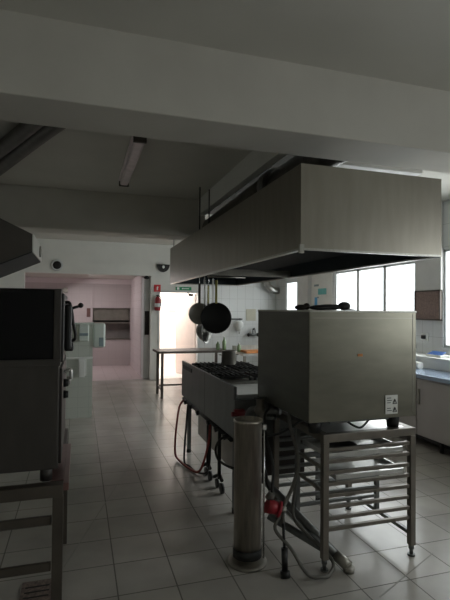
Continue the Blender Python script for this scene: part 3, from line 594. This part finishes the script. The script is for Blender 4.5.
# ------------------------------------------------------------------ left: dishwasher on stand and its hood
dw = thing('bakery_oven', 'tall dark oven with a black upper section standing on a steel stand at left', 'oven', (-.45, 2.75, .77))
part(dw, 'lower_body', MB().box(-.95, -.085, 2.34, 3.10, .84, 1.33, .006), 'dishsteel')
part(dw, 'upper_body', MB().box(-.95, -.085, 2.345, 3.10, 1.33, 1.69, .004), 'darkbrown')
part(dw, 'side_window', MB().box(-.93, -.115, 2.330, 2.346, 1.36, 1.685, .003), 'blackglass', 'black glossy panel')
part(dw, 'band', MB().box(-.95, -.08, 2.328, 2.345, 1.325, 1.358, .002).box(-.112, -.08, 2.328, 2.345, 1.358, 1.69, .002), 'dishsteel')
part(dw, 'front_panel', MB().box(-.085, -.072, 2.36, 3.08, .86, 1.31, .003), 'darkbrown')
dd = part(dw, 'door', MB().box(-.085, -.070, 2.36, 3.08, 1.34, 1.67, .003), 'black')
def sub(p, name, mb, m):
    o = _mk(name, mb, m, OFF[dw.name]); o.parent = p; return o
sub(dd, 'handle', MB().tube([(-.07, 2.60, 1.63), (-.045, 2.58, 1.62), (-.028, 2.57, 1.52), (-.018, 2.57, 1.44), (-.07, 2.6, 1.42)], .008).box(-.07, -.035, 2.52, 2.66, 1.385, 1.62, .012).box(-.07, -.025, 2.55, 2.65, 1.375, 1.42, .01), 'black')
sub(dd, 'latch_lever', MB().cyl((-.06, 2.58, 1.59), (.005, 2.58, 1.612), .007).sph((.008, 2.58, 1.614), .014), 'black')
for z in (1.205, 1.145): part(dw, 'knob', MB().cyl((-.072, 2.60, z), (-.048, 2.60, z), .022, .018), 'black')
part(dw, 'tap', MB().tube([(-.07, 2.62, 1.26), (-.04, 2.62, 1.27), (-.035, 2.62, 1.22)], .010).cyl((-.05, 2.66, 1.19), (-.045, 2.66, 1.23), .012), 'lightsteel')
for x in (-.85, -.14):
    for y in (2.40, 3.02): part(dw, 'foot', MB().cyl((x, y, .776), (x, y, .842), .028), 'dishsteel')
sl = thing('oven_stand', 'worn dark steel stand with legs and crossbars under the left oven', 'stand', (-.5, 2.85, 0))
part(sl, 'top_frame', MB().box(-1.0, -.06, 2.32, 2.38, .715, .772, .003).box(-1.0, -.06, 3.34, 3.40, .715, .772, .003).box(-.12, -.06, 2.38, 3.34, .715, .772, .003).box(-1.0, -.94, 2.38, 3.34, .715, .772, .003), 'standleft')
part(sl, 'top_edge', MB().box(-.06, -.035, 2.33, 3.0, .74, .775, .002).box(-.12, -.06, 2.38, 3.0, .772, .775), 'redreflect_notice', 'steel edge strip with a pink reflection in its colour')
for x in (-.965, -.082):
    for y in (2.345, 3.375): part(sl, 'leg', MB().box(x - .024, x + .024, y - .02, y + .02, 0, .715, .003), 'standleft')
part(sl, 'crossbar', MB().box(-.94, -.11, 2.335, 2.355, .585, .625, .003), 'standleft')
part(sl, 'crossbar', MB().box(-.94, -.11, 2.335, 2.355, .37, .41, .003), 'standleft')
part(sl, 'crossbar', MB().box(-.94, -.11, 3.365, 3.385, .37, .41, .003), 'standleft')
part(sl, 'crossbar', MB().box(-.095, -.07, 2.37, 3.36, .585, .625, .003), 'standleft')
hl = thing('exhaust_hood', 'dark wedge-shaped exhaust hood above the left oven', 'extraction hood', (-.8, 3.45, 1.87))
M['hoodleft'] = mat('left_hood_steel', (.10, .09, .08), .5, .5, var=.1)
part(hl, 'canopy', MB().prism([(-.285, 1.955), (-.285, 2.06), (-.465, 2.145), (-1.7, 2.72), (-1.7, 1.75), (-.73, 1.75)], 'y', 3.13, 3.80), 'hoodleft')
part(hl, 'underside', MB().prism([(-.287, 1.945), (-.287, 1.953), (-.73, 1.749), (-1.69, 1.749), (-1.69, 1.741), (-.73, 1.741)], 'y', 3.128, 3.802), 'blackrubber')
part(hl, 'front_lip', MB().box(-.286, -.278, 3.128, 3.802, 1.95, 2.062, .002), 'lightsteel')
part(hl, 'lamp_button', MB().cyl((-.28, 3.6, 2.005), (-.268, 3.6, 2.005), .04), 'steeldull')

# ------------------------------------------------------------------ ceiling things
fl = thing('ceiling_strip', 'unlit fluorescent lamp fixed to the ceiling between the beams', 'ceiling lamp', (.46, 4.58, 3.06))
part(fl, 'housing', MB().box(.40, .52, 3.84, 5.32, 3.025, 3.06, .004), 'lampcover')
part(fl, 'diffuser', MB().box(.415, .505, 3.87, 5.29, 2.975, 3.03, .018), 'lampcover', 'ribbed pinkish diffuser')
for y in (3.84, 5.29): part(fl, 'end_cap', MB().box(.405, .515, y, y + .03, 2.97, 3.03, .005), 'brown')
bright_strip = thing('ceiling_strip', 'added white panel for the bright strip above the near end of the hood', 'ceiling lamp', (2.3, 3.15, 2.9))
part(bright_strip, 'housing', MB().box(1.86, 2.66, 3.12, 3.26, 2.72, 2.76, .006), 'signwhite')  # plain white panel added to stand in for the bright strip behind the beam
for x in (2.0, 2.5): part(bright_strip, 'drop_rod', MB().cyl((x, 3.19, 2.76), (x, 3.19, 3.06), .005, seg=8), 'frame')
cd = thing('ceiling_duct', 'dark twin duct running diagonally along the ceiling at top left', 'duct', (-.6, 4.3, 2.95))
part(cd, 'pipe', MB().tube([(-.12, 3.2, 2.98), (-.45, 3.95, 2.98), (-1.35, 5.9, 2.98)], .06, seg=14), 'duct')
part(cd, 'pipe', MB().tube([(.06, 3.2, 2.98), (-.25, 3.8, 2.98), (-1.15, 5.9, 2.98)], .07, seg=14), 'duct')
dg = thing('floor_drain', 'small reddish square floor drain under the left stand', 'drain', (-.2, 2.85, 0))
part(dg, 'grate', MB().box(-.29, -.12, 2.74, 2.95, .001, .006, .001), 'drain')
part(dg, 'slot', MB().box(-.27, -.14, 2.78, 2.79, .006, .008).box(-.27, -.14, 2.83, 2.84, .006, .008).box(-.27, -.14, 2.88, 2.89, .006, .008), 'black')

# ------------------------------------------------------------------ light
wd = bpy.data.worlds.new('sky'); bpy.context.scene.world = wd; wd.use_nodes = True
bg = wd.node_tree.nodes['Background']
sk = wd.node_tree.nodes.new('ShaderNodeTexSky'); sk.sky_type = 'HOSEK_WILKIE'; sk.turbidity = 8
sk.sun_direction = (-.3, -.5, .8)
mxw = wd.node_tree.nodes.new('ShaderNodeMix'); mxw.data_type = 'RGBA'; mxw.inputs[0].default_value = .75
wd.node_tree.links.new(sk.outputs[0], mxw.inputs[6]); mxw.inputs[7].default_value = (1.0, 1.0, .97, 1)
wd.node_tree.links.new(mxw.outputs[2], bg.inputs[0]); bg.inputs[1].default_value = 2.2
def area(name, loc, rot, sx, sy, power, col=(1, 1, 1)):
    l = bpy.data.lights.new(name, 'AREA'); l.shape = 'RECTANGLE'; l.size = sx; l.size_y = sy; l.energy = power; l.color = col
    o = bpy.data.objects.new(name, l); COL.objects.link(o); o.location = loc; o.rotation_euler = rot; return o
for (y0, y1, z0, z1), p in zip(W, (36, 42, 42, 12)):
    area('window_daylight', (4.95, (y0 + y1) / 2, (z0 + z1) / 2 + .1), (0, radians(90), 0), z1 - z0, y1 - y0, p, (1, .985, .94))
area('hall_lamp', (2.3, 11.5, 2.38), (0, 0, 0), .9, 1.4, 34, (1, .94, .89))
area('pink_room_lamp', (.1, 12.1, 2.38), (0, radians(-20), 0), 1.2, .6, 24, (1, .95, .95))

# ------------------------------------------------------------------ camera
cm = bpy.data.cameras.new('camera'); co = bpy.data.objects.new('camera', cm); COL.objects.link(co)
cm.sensor_fit = 'VERTICAL'; cm.sensor_height = 36; cm.lens = 465 / 600 * 36; cm.clip_start = .05
yaw, pit, rol = radians(17.4), radians(1.15), radians(.5)
fh = Vector((sin(yaw), cos(yaw), 0)); r0 = Vector((cos(yaw), -sin(yaw), 0)); Z = Vector((0, 0, 1))
f = fh * cos(pit) + Z * sin(pit); u0 = -fh * sin(pit) + Z * cos(pit)
r = r0 * cos(rol) + u0 * sin(rol); u = -r0 * sin(rol) + u0 * cos(rol)
co.matrix_world = Matrix(((r.x, u.x, -f.x, 0), (r.y, u.y, -f.y, 0), (r.z, u.z, -f.z, 1.6), (0, 0, 0, 1)))
s = bpy.context.scene; s.camera = co
s.view_settings.view_transform = 'Standard'; s.view_settings.exposure = 0.35
s.cycles.use_denoising = True; s.cycles.max_bounces = 10; s.cycles.diffuse_bounces = 6; s.cycles.sample_clamp_indirect = 6
